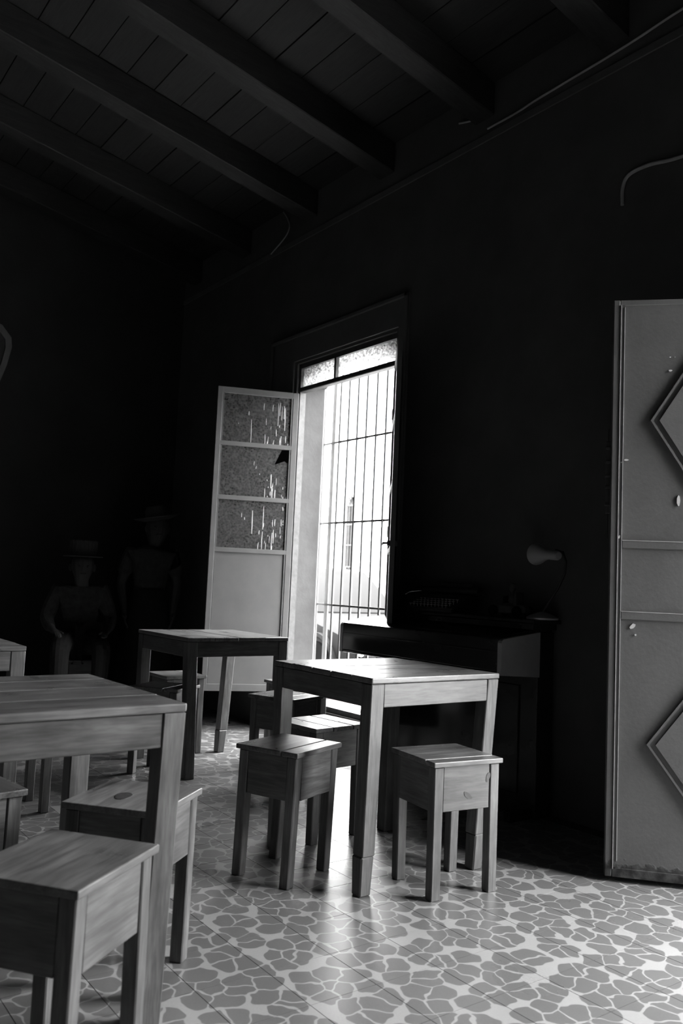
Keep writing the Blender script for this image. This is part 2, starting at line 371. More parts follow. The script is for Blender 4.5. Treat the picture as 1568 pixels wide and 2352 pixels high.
# ceiling: roof slab, boards, beams (falling towards the street wall)
def cz(y): return CEIL0 + SLOPE * (D - y)
bm = BM()
hexa(bm, [(XL, YB, cz(YB) + 0.03), (XR, YB, cz(YB) + 0.03), (XR, D, cz(D) + 0.03), (XL, D, cz(D) + 0.03), (XL, YB, cz(YB) + 0.25), (XR, YB, cz(YB) + 0.25), (XR, D, cz(D) + 0.25), (XL, D, cz(D) + 0.25)])
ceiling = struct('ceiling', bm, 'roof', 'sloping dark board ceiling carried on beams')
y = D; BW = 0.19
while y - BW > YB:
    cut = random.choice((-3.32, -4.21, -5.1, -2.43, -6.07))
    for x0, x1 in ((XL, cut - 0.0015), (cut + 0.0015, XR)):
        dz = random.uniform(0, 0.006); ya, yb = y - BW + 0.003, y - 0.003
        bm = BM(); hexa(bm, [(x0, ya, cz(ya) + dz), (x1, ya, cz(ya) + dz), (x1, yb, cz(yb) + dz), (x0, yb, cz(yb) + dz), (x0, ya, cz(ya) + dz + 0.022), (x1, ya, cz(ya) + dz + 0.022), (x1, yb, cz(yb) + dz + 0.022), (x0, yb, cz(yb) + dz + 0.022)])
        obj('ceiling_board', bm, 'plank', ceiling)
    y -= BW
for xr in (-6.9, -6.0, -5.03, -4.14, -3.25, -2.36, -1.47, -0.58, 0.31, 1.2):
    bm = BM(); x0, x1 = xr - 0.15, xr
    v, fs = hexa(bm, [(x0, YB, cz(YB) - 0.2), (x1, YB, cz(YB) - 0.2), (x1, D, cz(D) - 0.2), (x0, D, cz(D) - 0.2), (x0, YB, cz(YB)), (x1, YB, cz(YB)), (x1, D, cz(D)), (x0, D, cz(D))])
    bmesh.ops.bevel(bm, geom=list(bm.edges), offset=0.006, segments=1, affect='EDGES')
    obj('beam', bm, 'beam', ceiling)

# ------------------------------------------------------------------ the window
win = struct_empty('window_1', (WX0, D, WZ0), 0, 'tall barred window with inward casements')
def wl(bm, x0, x1, y0, y1, z0, z1, bev=0.0): box(bm, x0 - WX0, x1 - WX0, y0 - D, y1 - D, z0 - WZ0, z1 - WZ0, bev)
FY0, FY1 = D + 0.02, D + 0.07
bm = BM()
wl(bm, WX0, WX0 + 0.022, FY0, FY1, WZ0, WZ1); wl(bm, WX1 - 0.022, WX1, FY0, FY1, WZ0, WZ1); wl(bm, WX0, WX1, FY0, FY1, WZ1 - 0.035, WZ1)
wl(bm, WX0, WX1, FY0, FY1, WZ0, WZ0 + 0.035); wl(bm, WX0, WX1, FY0 - 0.005, FY1, 2.485, 2.52, 0.004)
wl(bm, -4.758, -4.735, FY0, FY1, 2.515, WZ1 - 0.03)
obj('window_frame', bm, 'darkframe', win)
for x0, x1 in ((WX0 + 0.02, -4.757), (-4.736, WX1 - 0.02)):
    bm = BM(); wl(bm, x0, x1, D + 0.043, D + 0.047, 2.518, WZ1 - 0.03); obj('transom_pane', bm, 'dirtyglass', win)
# one casement: local x from the hinge outwards, y thickness, z up from the sash foot
LW, LH = 0.600, 2.195
rails = (1.78, 1.385, 1.005)            # centres of the three glazing bars above the sash foot
def casement(hx, hy, ang, face, drips, label):
    bm = BM(); t0, t1 = -0.014, 0.014
    box(bm, 0, 0.042, t0, t1, 0, LH, 0.002); box(bm, LW - 0.038, LW, t0, t1, 0, LH, 0.002)
    box(bm, 0.04, LW - 0.036, t0, t1, LH - 0.045, LH, 0.002); box(bm, 0.04, LW - 0.036, t0, t1, 0, 0.05, 0.002)
    for r in rails: box(bm, 0.04, LW - 0.036, t0, t1, r - 0.016, r + 0.016, 0.002)
    s = obj('sash', bm, 'sash', win); s.location = (hx - WX0, hy - D, 0.278 - WZ0); s.rotation_euler = (0, 0, ang); s['label'] = label
    edges = [LH - 0.043] + [v for r in rails for v in (r + 0.014, r - 0.014)]
    for k in range(3):
        z1, z0 = edges[2 * k], edges[2 * k + 1]; xa, xb = 0.038, LW - 0.034
        if drips and k == 1: poly = [(xa, z0), (xb, z0), (xb, z1), (0.106, z1), (0.158, z1 - 0.118), (0.083, z1 - 0.088), (0.066, z1 - 0.1), (xa, z1 - 0.09)]
        else: poly = [(xa, z0), (xb, z0), (xb, z1), (xa, z1)]
        bm = BM(); prism(bm, poly, 'y', -0.003, 0.002); obj('pane', bm, 'hammered', s)
        if drips:
            bm = BM(); rr = random.Random(11 + k)
            for q in range(26):
                x = xa + 0.02 + abs(rr.gauss(0, 0.16)); zz = rr.uniform(z0 + 0.01, z1 - 0.03)
                if x > xb - 0.05: continue
                if k == 1 and x < 0.17 and zz > z1 - 0.2: continue
                ln = min(rr.choice((0.01, 0.02, 0.03, 0.05, 0.1, 0.17)), zz - z0); wdt = rr.uniform(0.0015, 0.0035) * (1.3 if ln > 0.06 else 1)
                fy = face * 0.0042; yy = sorted((fy * 0.8, fy)); sway = rr.uniform(-0.003, 0.003)
                poly = [(x - wdt * 0.5, zz), (x + wdt * 0.5, zz), (x + wdt + sway, zz - ln * 0.5), (x + wdt * 0.6 + sway, zz - ln), (x - wdt * 0.6 + sway, zz - ln), (x - wdt * 0.7 + sway, zz - ln * 0.5)]
                prism(bm, poly, 'y', *yy)
            d = obj('paint_drips', bm, 'chip', s); d['kind'] = 'stuff'; d['label'] = 'white paint drips'
    bm = BM(); box(bm, 0.038, LW - 0.034, -0.004, 0.003, 0.045, rails[2] - 0.013); obj('lower_panel', bm, 'sashpanel', s)
    bm = BM()
    for x in (0.049, LW - 0.045):      # narrow beads beside the stiles
        box(bm, x - 0.004, x + 0.004, -0.012, 0.012, 0.05, LH - 0.045)
    obj('glazing_bead', bm, 'sash', s)
    for hz in (0.35, 1.1, 1.85):
        bm = BM(); tube(bm, [(-0.008, -0.012, hz), (-0.008, -0.012, hz + 0.07)], 0.007, 8); obj('hinge', bm, 'darkframe', s, True)
    return s
left_sash = casement(-5.185, D + 0.012, -1.964, 1, True, 'casement with broken hammered pane swung into the room')
right_sash = casement(-4.058, D + 0.012, -0.665, -1, False, 'casement folded back beside the piano, seen edge on')
bm = BM(); box(bm, LW - 0.05, LW - 0.005, -0.03, 0.03, 1.02, 1.05, 0.003); tube(bm, [(LW - 0.02, -0.028, 1.035), (LW - 0.02, -0.05, 1.035), (LW - 0.07, -0.055, 1.03)], 0.006, 8)
obj('latch', bm, 'darkframe', right_sash)

# wrought grille standing just outside
GY = 3.66
gr = thing('window_grille', 'grey iron grille of upright bars outside the window', 'grille', (-4.65, GY, WZ0))
for z in (0.31, 0.915, 1.525, 2.135, 2.74):
    bm = BM(); box(bm, -0.72, 0.72, -0.004, 0.004, z - WZ0 - 0.007, z - WZ0 + 0.007, 0.001); obj('crossbar', bm, 'iron', gr)
bars = [-5.36, -5.255, -5.052, -4.945, -4.834, -4.727, -4.613, -4.503, -4.392, -4.281, -4.17, -4.06]
bm = BM(); box(bm, -0.0075, 0.0075, -0.0075, 0.0075, 0.06, 2.62, 0.0015)
for z in (0.915, 1.525, 2.135): box(bm, -0.010, 0.010, -0.010, 0.010, z - WZ0 - 0.011, z - WZ0 + 0.011, 0.004)
bar_me = mesh_of('upright_bar', bm, M['iron'])
for x in bars: inst('upright_bar', bar_me, gr, (x + 4.65, 0, 0))
bm = BM(); box(bm, -0.022, 0.022, -0.006, 0.006, 0.03, 2.62, 0.002); o = obj('flat_bar', bm, 'pale_iron', gr); o.location = (-5.145 + 4.65, 0.012, 0); o['label'] = 'wide pale flat bar'
for z in (0.4, 2.5):
    for x in (-0.72, 0.72):
        bm = BM(); box(bm, x - 0.006, x + 0.006, -(GY - D - WT) - 0.0, 0.006, z - 0.006, z + 0.006); obj('wall_tie', bm, 'iron', gr)

# ------------------------------------------------------------------ the open metal door leaf
DA = 0.729; DW = 0.845; DH0, DH1 = 0.02, 2.2546
door = struct_empty('door_1', (-2.0152, 2.7848, 0), DA, 'grey metal door leaf with raised diamonds, folded open')
bm = BM(); box(bm, 0.003, DW - 0.002, 0.004, 0.032, DH0 + 0.004, DH1 - 0.004); obj('leaf_sheet', bm, 'door', door)
bm = BM(); box(bm, 0, 0.026, 0, 0.036, DH0, DH1, 0.003); box(bm, DW - 0.026, DW, 0, 0.036, DH0, DH1, 0.003); obj('edge_angle', bm, 'door', door)
bm = BM(); box(bm, 0.026, DW - 0.026, 0.001, 0.035, DH1 - 0.022, DH1, 0.002); box(bm, 0.026, DW - 0.026, 0.001, 0.035, DH0, DH0 + 0.034, 0.002); obj('edge_rail', bm, 'door', door)
for x in (0.0275, DW - 0.0305):
    bm = BM(); box(bm, x, x + 0.003, -0.003, 0.004, DH0 + 0.03, DH1 - 0.02); obj('bead', bm, 'doorbead', door)
bm = BM(); box(bm, 0.0305, 0.0415, 0.0, 0.006, DH0 + 0.034, DH1 - 0.022); box(bm, DW - 0.0415, DW - 0.0305, 0.0, 0.006, DH0 + 0.034, DH1 - 0.022); obj('inner_strip', bm, 'door', door)
for x in (0.0415, DW - 0.0445):
    bm = BM(); box(bm, x, x + 0.0025, -0.0025, 0.004, DH0 + 0.06, DH1 - 0.03); obj('bead', bm, 'doorbead', door)
for z0, z1 in ((1.264, 1.293), (0.988, 1.018)):
    bm = BM(); box(bm, 0.045, DW - 0.045, -0.003, 0.006, z0, z1, 0.0015); r = obj('cross_rail', bm, 'door', door)
    bm = BM(); box(bm, 0.045, DW - 0.045, -0.004, 0.0, z1 - 0.001, z1 + 0.0015); obj('bead', bm, 'doorbead', r)
def diamond(cz_, hw, hh):
    cx = 0.144 + hw
    def ring(bm, k0, k1, y0, y1):     # diamond-shaped frame between two scales
        pa = [(cx + hw * k0 * a, cz_ + hh * k0 * b) for a, b in ((-1, 0), (0, 1), (1, 0), (0, -1))]
        pb = [(cx + hw * k1 * a, cz_ + hh * k1 * b) for a, b in ((-1, 0), (0, 1), (1, 0), (0, -1))]
        for i in range(4):
            j = (i + 1) % 4
            hexa(bm, [(pa[i][0], y0, pa[i][1]), (pa[j][0], y0, pa[j][1]), (pb[j][0], y0, pb[j][1]), (pb[i][0], y0, pb[i][1]), (pa[i][0], y1, pa[i][1]), (pa[j][0], y1, pa[j][1]), (pb[j][0], y1, pb[j][1]), (pb[i][0], y1, pb[i][1])])
    bm = BM(); ring(bm, 1.0, 0.965, -0.010, 0.006); obj('diamond_moulding', bm, 'door', door)
    bm = BM(); ring(bm, 0.99, 0.88, -0.002, 0.005); obj('diamond_channel', bm, 'door', door)
    bm = BM(); ring(bm, 0.885, 0.86, -0.011, 0.005); obj('diamond_moulding', bm, 'door', door)
    bm = BM()
    k = 0.865; prism(bm, [(cx - hw * k, cz_), (cx, cz_ + hh * k), (cx + hw * k, cz_), (cx, cz_ - hh * k)], 'y', -0.005, 0.005); obj('diamond_plate', bm, 'door', door)
diamond(1.765, 0.28, 0.455); diamond(0.521, 0.28, 0.385)
for (x, z, w, h, sk) in ((0.088, 0.962, 0.02, 0.018, 0.5), (0.100, 0.930, 0.006, 0.006, 0), (0.056, 1.610, 0.016, 0.006, 0.3), (0.251, 1.453, 0.011, 0.042, 0.0), (0.216, 1.966, 0.012, 0.006, 0.2), (0.034, 1.306, 0.008, 0.012, 0.4), (0.215, 2.02, 0.006, 0.003, 0.2), (0.232, 2.02, 0.004, 0.003, 0), (0.038, 1.60, 0.006, 0.005, 0.3)):
    bm = BM(); rr = random.Random(int(x * 1e4 + z * 1e3)); n = 7
    prism(bm, [(x + w * 0.62 * math.cos(2 * PI * k / n) * rr.uniform(0.7, 1.1) + sk * h * 0.5 * math.sin(2 * PI * k / n), z + h * 0.6 * math.sin(2 * PI * k / n) * rr.uniform(0.8, 1.1)) for k in range(n)], 'y', -0.0012, 0.005)
    obj('paint_chip', bm, 'chip', door)
bm = BM()
tube(bm, [(-0.008, 0.045, 1.30), (-0.008, 0.045, 1.74)], 0.0035, 8)
box(bm, -0.017, 0.02, 0.036, 0.05, 1.40, 1.69, 0.002)
for z in (1.43, 1.5, 1.545, 1.6, 1.655): box(bm, -0.019, 0.01, 0.032, 0.053, z, z + 0.012, 0.002)
o = obj('slide_bolt', bm, 'iron', door); o['label'] = 'long slide bolt along the free edge'
for hz in (0.3, 1.1, 1.95):
    bm = BM(); tube(bm, [(DW + 0.004, 0.026, hz), (DW + 0.004, 0.026, hz + 0.11)], 0.011, 10); obj('hinge', bm, 'door', door, True)

# ------------------------------------------------------------------ tables
W = 0.648; TH = 0.75
def frame_at(nx, ny, a, s1, s2):       # centre of a footprint whose +x,-y corner is (nx, ny)
    return (nx - s1 / 2 * math.cos(a) - s2 / 2 * math.sin(a), ny - s1 / 2 * math.sin(a) + s2 / 2 * math.cos(a))
def make_table(label, nx, ny, a, along, leans, tips, widths, TH=0.75):
    cx, cy = frame_at(nx, ny, a, W, W)
    t = thing('cafe_table', label, 'table', (cx, cy, 0), a, 'square wooden cafe tables')
    h = W / 2; pos = -h; tt = 0.021
    for k, wd_ in enumerate(widths):
        p0, p1 = pos * 1.0, pos + wd_ * W; pos = p1; gp = 0.0018
        bm = BM(); dz = random.uniform(-0.0012, 0.0012); en = random.uniform(-0.003, 0.002)
        first, last = k == 0, k == len(widths) - 1
        q0 = p0 + (0 if first else gp); q1 = p1 - (0 if last else gp)
        if along == 'y': box(bm, q0, q1, -h - en, h + en, TH - tt + dz, TH + dz, 0.004, 2)
        else: box(bm, -h - en, h + en, q0, q1, TH - tt + dz, TH + dz, 0.004, 2)
        obj('top_board', bm, 'top_' + along, t)
    lh = 0.030; c = h - lh - 0.002
    for key, (sx, sy) in dict(n=(1, -1), r=(1, 1), l=(-1, -1), b=(-1, 1)).items():
        dx, dy = leans.get(key, (0, 0)); bm = BM()
        zc = 0.0 if key not in tips else 0.135
        f = zc / (TH - tt)
        b0 = (sx * c + dx * (1 - f), sy * c + dy * (1 - f))
        lean_post(bm, b0, (sx * c, sy * c), zc, TH - tt - 0.0012, lh * 0.93, lh)
        lg = obj('leg', bm, 'wood_z', t)
        if key in tips:
            bm = BM(); e = (sx * c + dx, sy * c + dy); ox, oy = tips[key]
            lean_post(bm, (e[0] + ox, e[1] + oy), (b0[0] + ox, b0[1] + oy), 0, 0.135, lh * 0.82, lh * 0.95, 0.005)
            tp = obj('leg_tip', bm, 'wood_z', lg); tp['label'] = 'spliced wooden foot'
    ah = 0.083; z1 = TH - tt - 0.0012; ins = 0.004
    for s in (-1, 1):
        bm = BM(); box(bm, -c + lh + 0.001, c - lh - 0.001, *sorted((s * (c + lh - ins), s * (c + lh - ins - 0.02))), z1 - ah, z1, 0.002); obj('apron', bm, 'wood_x', t)
        bm = BM(); box(bm, *sorted((s * (c + lh - ins), s * (c + lh - ins - 0.02))), -c + lh + 0.001, c - lh - 0.001, z1 - ah, z1, 0.002); obj('apron', bm, 'wood_y', t)
    return t
EA = 0.03
make_table('square wooden table in the middle, its top glaring with window light', -2.3268, 1.8724, 0.0, 'y', dict(n=(-0.004, -0.012), r=(-0.012, -0.045), b=(0.01, -0.02)), dict(n=(-0.001, -0.002), r=(0.001, 0.002)), (0.2, 0.22, 0.19, 0.2, 0.19))
make_table('square wooden table farther back, in front of the open window casement', -4.1348, 2.0507, 0.0125, 'x', dict(n=(0.01, 0.022), b=(0.045, -0.065)), dict(b=(0.002, -0.004)), (0.25, 0.24, 0.26, 0.25))
make_table('square wooden table nearest the camera, cut by the left frame edge', -1.919 + W * math.sin(EA), 0.962 - W * math.cos(EA), EA, 'y', dict(r=(-0.008, -0.015)), {}, (0.2, 0.27, 0.27, 0.26), 0.765)
make_table('square wooden table at the far left, mostly out of the frame', -3.7229, 1.0885 - W, 0.0, 'y', {}, {}, (0.26, 0.24, 0.25, 0.25))

# ------------------------------------------------------------------ stools
HS = 0.472
def make_stool(label, nx, ny, a, s1, s2, gap='y', nar=0.26, boards=2, hs=HS, lean=(0, 0)):
    cx, cy = frame_at(nx, ny, a, s1, s2)
    t = thing('wooden_stool', label, 'stool', (cx, cy, 0), a, 'box-framed wooden stools')
    h1, h2 = s1 / 2, s2 / 2; tt = 0.018; gp = 0.0025
    if boards == 1: cuts = [(-1, 1)]
    elif boards == 2: cuts = [(-1, 1 - 2 * nar), (1 - 2 * nar, 1)]
    else: cuts = [(-1, -0.35), (-0.35, 0.42), (0.42, 1)]
    for k, (u0, u1) in enumerate(cuts):
        bm = BM(); e = random.uniform(-0.002, 0.004); dz = 0 if k else random.uniform(-0.001, 0.001)
        g0 = gp if u0 > -1 else 0; g1 = gp if u1 < 1 else 0
        if gap == 'y': box(bm, u0 * h1 + g0, u1 * h1 - g1, -h2 - e, h2 + e, hs - tt + dz, hs + dz, 0.003, 2)
        else: box(bm, -h1 - e, h1 + e, u0 * h2 + g0, u1 * h2 - g1, hs - tt + dz, hs + dz, 0.003, 2)
        obj('seat_board', bm, 'top_' + gap, t)
    lh = 0.020; ov = 0.010; c1, c2 = h1 - ov - lh, h2 - ov - lh; z1 = hs - tt - 0.0012
    for sx in (-1, 1):
        for sy in (-1, 1):
            bm = BM(); dx, dy = random.uniform(-0.005, 0.005) + lean[0], random.uniform(-0.005, 0.005) + lean[1]
            lean_post(bm, (sx * c1 + dx, sy * c2 + dy), (sx * c1, sy * c2), 0, z1, lh * 0.95, lh); obj('leg', bm, 'wood_z', t)
    ah = 0.155
    for s in (-1, 1):
        bm = BM(); box(bm, -c1 + lh + 0.001, c1 - lh - 0.0025, *sorted((s * (c2 + lh - 0.003), s * (c2 + lh - 0.018))), z1 - ah, z1, 0.0015); obj('apron', bm, 'wood_x', t)
        bm = BM(); box(bm, *sorted((s * (c1 + lh - 0.003), s * (c1 + lh - 0.018))), -c2 + lh + 0.001, c2 - lh - 0.0025, z1 - ah, z1, 0.0015); obj('apron', bm, 'wood_y', t)
    return t
def knot(t, loc, rx, ry, axis, rot=0.0):
    bm = BM(); pts = [(rx * math.cos(2 * PI * q / 14) * (1 + 0.12 * math.sin(3 * 2 * PI * q / 14)), ry * math.sin(2 * PI * q / 14)) for q in range(14)]
    c, s_ = math.cos(rot), math.sin(rot); pts = [(u * c - v * s_, u * s_ + v * c) for u, v in pts]
    prism(bm, pts, axis, -0.0008, 0.0008); o = obj('knot', bm, 'knot', t); o.location = loc; o['label'] = 'dark knot'
make_stool('wooden stool left of the middle table, seat split by a gap and half shaded', -2.5026, 1.692, 0.3781, 0.2777, 0.2955, lean=(-0.012, -0.006))
_d = make_stool('wooden stool right of the middle table, knotty bright front panel', -2.1783, 2.045, -0.1389, 0.288, 0.3041, 'y', 0.2)
knot(_d, (0.1315, 0.005, 0.347), 0.021, 0.009, 'x', -0.6); knot(_d, (0.1315, 0.093, 0.405), 0.008, 0.018, 'x', -0.3)
make_stool('wooden stool under the middle table, seat bleached white by window light', -2.8832, 2.035, 0.1127, 0.2871, 0.302, 'x', 0.3, 3)
_f2 = make_stool('wooden stool tucked under the near left table behind its leg, dark knot on seat', -2.036, 0.9542, 0.695, 0.2806, 0.2906, 'y', 0.2, 1)
knot(_f2, (-0.02, -0.03, HS), 0.022, 0.038, 'z', 0.2)
make_stool('wooden stool closest to the camera at the bottom left corner', -1.6092, 0.6014, 0.6481, 0.2844, 0.3122, 'y', 0.2, 1)
make_stool('wooden stool cut by the left frame edge, beside the closest stools', -2.42 + 0.29 * math.sin(0.15), 0.74 - 0.29 * math.cos(0.15), 0.15, 0.285, 0.29, 'x', 0.3, 2)
make_stool('dark-sided wooden stool between middle table and window, below the casement', -3.6406, 2.423, 0.354, 0.3044, 0.273, 'y', 0.3, 2)
make_stool('wooden stool nearest the window wall, only one seat corner showing', -4.17, 2.745, 0.02, 0.288, 0.285, 'x', 0.3, 2)
make_stool('wooden stool behind the back table leg, seat corner showing on its left', -4.7176, 2.2132, 0.0, 0.2943, 0.2699, 'x', 0.3, 2)
make_stool('wooden stool half hidden by the near leg of the back table', -4.1693, 2.0231, 0.6365, 0.2938, 0.2725, 'y', 0.3, 2)
make_stool('wooden stool at the far left table, only its legs showing', -3.835, 1.0, 0.0, 0.285, 0.285, 'y', 0.3, 2)

# ------------------------------------------------------------------ piano and what stands on it
PX0, PX1, PF = -3.958, -2.70, 2.932
pn = thing('upright_piano', 'black lacquered upright piano against the wall right of the window', 'piano', ((PX0 + PX1) / 2, D - 0.2, 0))
ox, oy = (PX0 + PX1) / 2, D - 0.2
def pb(x0, x1, y0, y1, z0, z1, name, bev=0.004, mat='piano', parent=None):
    bm = BM(); box(bm, x0 - ox, x1 - ox, y0 - oy, y1 - oy, z0, z1, bev, 2); return obj(name, bm, mat, parent or pn)
pb(PX0 + 0.01, PX1 - 0.01, 3.2, D - 0.035, 0.0, 0.883, 'case_body')
pb(-3.70, PX1 + 0.03, 3.115, D - 0.03, 0.925, 0.947, 'lid', 0.006)
pb(-3.68, PX1 + 0.005, 3.14, D - 0.035, 0.895, 0.926, 'lid_riser', 0.003)
pb(PX0 + 0.025, PX1 - 0.025, PF + 0.004, 3.2, 0.684, 0.70, 'key_bed')
pb(PX0 + 0.025, PX1 - 0.025, PF + 0.001, PF + 0.022, 0.70, 0.852, 'front_board')
kb = pb(PX0 + 0.03, PX1 - 0.03, PF - 0.003, PF + 0.004, 0.79, 0.797, 'bead', 0.001)
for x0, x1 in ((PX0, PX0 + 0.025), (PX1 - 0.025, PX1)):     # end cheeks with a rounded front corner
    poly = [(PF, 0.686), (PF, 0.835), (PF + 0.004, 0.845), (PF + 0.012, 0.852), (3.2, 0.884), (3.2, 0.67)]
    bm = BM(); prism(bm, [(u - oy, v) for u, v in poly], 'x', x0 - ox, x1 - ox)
    c_ = obj('end_cheek', bm, 'cheek', pn); c_['label'] = 'end cheek painted pale in place of light'
prof = [(PF + 0.002, 0.852), (PF + 0.03, 0.862), (PF + 0.09, 0.874), (PF + 0.15, 0.883), (PF + 0.22, 0.892), (3.22, 0.896), (D - 0.034, 0.897), (D - 0.034, 0.884), (PF + 0.22, 0.880), (PF + 0.09, 0.862), (PF + 0.03, 0.850), (PF + 0.002, 0.846)]
bm = BM(); prism(bm, [(u - oy, v) for u, v in prof], 'x', PX0 + 0.026 - ox, PX1 - 0.026 - ox); obj('curved_fallboard', bm, 'piano', pn, True)
for x in (PX0 + 0.03, PX1 - 0.07):
    pb(x, x + 0.04, 3.05, 3.2, 0.0, 0.05, 'toe_block')
pb(PX0 + 0.12, PX1 - 0.12, 3.19, 3.2, 0.1, 0.62, 'lower_panel')
LZ = 0.947
tw = thing('typewriter', 'black manual typewriter on the piano near the window', 'typewriter', (-3.42, 3.22, LZ))
bm = BM()
prism(bm, [(-0.1, 0.0), (-0.1, 0.02), (-0.02, 0.055), (0.0, 0.095), (0.085, 0.095), (0.085, 0.0)], 'x', -0.19, 0.19); bmesh.ops.bevel(bm, geom=list(bm.edges), offset=0.006, segments=2, affect='EDGES'); obj('body', bm, 'black_metal', tw, True)
bm = BM(); tube(bm, [(-0.22, 0.045, 0.118), (0.22, 0.045, 0.118)], 0.018, 14); obj('platen', bm, 'black_metal', tw, True)
for s in (-1, 1):
    bm = BM(); tube(bm, [(s * 0.22, 0.045, 0.118), (s * 0.245, 0.045, 0.118)], 0.021, 12); obj('platen_knob', bm, 'black_metal', tw, True)
bm = BM(); box(bm, -0.15, 0.17, 0.062, 0.068, 0.1, 0.158, 0.002); obj('paper_rest', bm, 'black_metal', tw)
bm = BM(); tube(bm, [(-0.2, 0.03, 0.11), (-0.235, -0.03, 0.1), (-0.245, -0.05, 0.085)], 0.003, 6); obj('return_lever', bm, 'chrome', tw, True)
bm = BM()
for r in range(4):
    for k in range(11):
        x = -0.155 + k * 0.0285 + r * 0.007; y = -0.088 + r * 0.021; z = 0.027 + r * 0.0105
        lathe(bm, [(0.0085, z + 0.009), (0.009, z + 0.012), (0.008, z + 0.0135)], 10, 'z', (x, y, 0)); tube(bm, [(x, y, z - 0.01), (x, y, z + 0.01)], 0.0018, 5)
k_ = obj('keys', bm, 'lampshade', tw, True); k_['kind'] = 'stuff'; k_['label'] = 'four rows of round keys'
# tin toy car
ty = thing('toy_car', 'small toy roadster with a driver on the piano', 'toy', (-2.885, 3.19, LZ))
bm = BM(); 
st = [(-0.115, 0.030, 0.022, 0.045), (-0.10, 0.034, 0.02, 0.062), (-0.05, 0.036, 0.018, 0.07), (0.0, 0.037, 0.018, 0.068), (0.05, 0.034, 0.018, 0.066), (0.095, 0.026, 0.02, 0.06), (0.112, 0.018, 0.024, 0.048)]
skin_rings(bm, [[Vector((x, w * a, z0 + (z1 - z0) * b)) for a, b in ((-1, 0.1), (-0.8, 0), (0.8, 0), (1, 0.1), (1, 0.75), (0.7, 1), (-0.7, 1), (-1, 0.75))] for x, w, z0, z1 in st]); obj('body', bm, 'iron', ty, True)
for x in (-0.078, 0.078):
    for s in (-1, 1):
        bm = BM(); lathe(bm, [(0.012, s * 0.036), (0.026, s * 0.036), (0.029, s * 0.041), (0.029, s * 0.047), (0.026, s * 0.052), (0.012, s * 0.05)], 16, 'y', (x, 0, 0.029)); obj('wheel', bm, 'rubber', ty, True)
bm = BM(); prism(bm, [(-0.03, 0.066), (-0.024, 0.105), (-0.02, 0.105), (-0.024, 0.066)], 'y', -0.03, 0.03); obj('windscreen', bm, 'darkglass', ty)
bm = BM(); lathe(bm, [(0.018, 0.06), (0.022, 0.085), (0.02, 0.105), (0.008, 0.118), (0.008, 0.126), (0.017, 0.135), (0.02, 0.15), (0.014, 0.166), (0.004, 0.171)], 14, 'z', (0.012, 0, 0)); obj('driver', bm, 'skin', ty, True)
bm = BM(); prism(bm, [(0.04, 0.06), (0.048, 0.125), (0.058, 0.125), (0.062, 0.06)], 'y', -0.028, 0.028); obj('seat_back', bm, 'black_metal', ty)
# gooseneck lamp
lm = thing('desk_lamp', 'gooseneck desk lamp with pale flared shade on the piano end', 'lamp', (-2.70, 3.21, LZ))
lx, ly = -2.70, 3.21
bm = BM(); lathe(bm, [(0.075, 0.0), (0.077, 0.008), (0.06, 0.018), (0.03, 0.03), (0.012, 0.036)], 26); obj('base', bm, 'lampshade', lm, True)
bm = BM(); tube(bm, [(0.0, 0, 0.03), (0.035, 0, 0.08), (0.09, 0, 0.15), (0.128, 0, 0.22), (0.135, 0, 0.28), (0.115, 0, 0.325), (0.075, -0.005, 0.335)], 0.006, 8); obj('gooseneck', bm, 'black_metal', lm, True)
pr = [(0.062, -0.02), (0.058, 0.0), (0.046, 0.03), (0.034, 0.06), (0.027, 0.085), (0.025, 0.1), (0.026, 0.17), (0.02, 0.186), (0.004, 0.19)]
bm = BM(); inner = [(0.060, -0.019), (0.056, 0.001), (0.044, 0.03), (0.032, 0.06), (0.024, 0.085), (0.004, 0.09)]
lathe(bm, inner[::-1] + pr, 26, 'x'); sh = obj('lamp_shade', bm, 'lampshade', lm, True); sh.scale = (0.88, 0.88, 0.88); sh.location = (-0.03, -0.005, 0.315); sh.rotation_euler = (0, 0.06, -0.25)
bm = BM(); lathe(bm, [(0.004, 0.01), (0.02, 0.02), (0.027, 0.045), (0.02, 0.07), (0.013, 0.09)], 16, 'x'); obj('bulb', bm, 'lampshade', sh, True)

# ------------------------------------------------------------------ cables on the wall
def cable(name, label, pts, r, cat='cable'):
    P = [Vector(p) for p in pts]; dense = []
    for i in range(len(P) - 1):
        a, b, c, d = P[max(i - 1, 0)], P[i], P[i + 1], P[min(i + 2, len(P) - 1)]
        for k in range(5):
            t = k / 5; dense.append(0.5 * ((2 * b) + (c - a) * t + (2 * a - 5 * b + 4 * c - d) * t * t + (3 * b - a - 3 * c + d) * t ** 3))
    dense.append(P[-1]); bm = BM(); tube(bm, dense, r, 8); return tag(obj(name, bm, 'cable', None, True), label, cat)
y_ = D - 0.012
cable('electric_cable', 'thin pale cable running along the wall top to the right corner', [(-3.292, y_, 3.725), (-3.093, y_, 3.724), (-2.932, y_, 3.735), (-2.734, y_, 3.742), (-2.491, y_, 3.75), (-2.294, y_, 3.761), (-2.07, y_, 3.781), (-1.6, y_, 3.80), (-0.6, y_, 3.80)], 0.006)
cable('wall_conduit', 'dim bent conduit on the wall above the metal door', [(-2.378, y_, 2.95), (-2.378, y_, 3.03), (-2.345, y_, 3.088), (-2.237, y_, 3.096), (-2.063, y_, 3.07), (-1.6, y_, 3.05)], 0.009)
cable('loose_wire', 'short loose wire hooking down the wall above the window', [(-5.50, y_, 3.98), (-5.44, y_, 3.91), (-5.401, y_, 3.83), (-5.46, y_, 3.76), (-5.66, y_, 3.685)], 0.005)
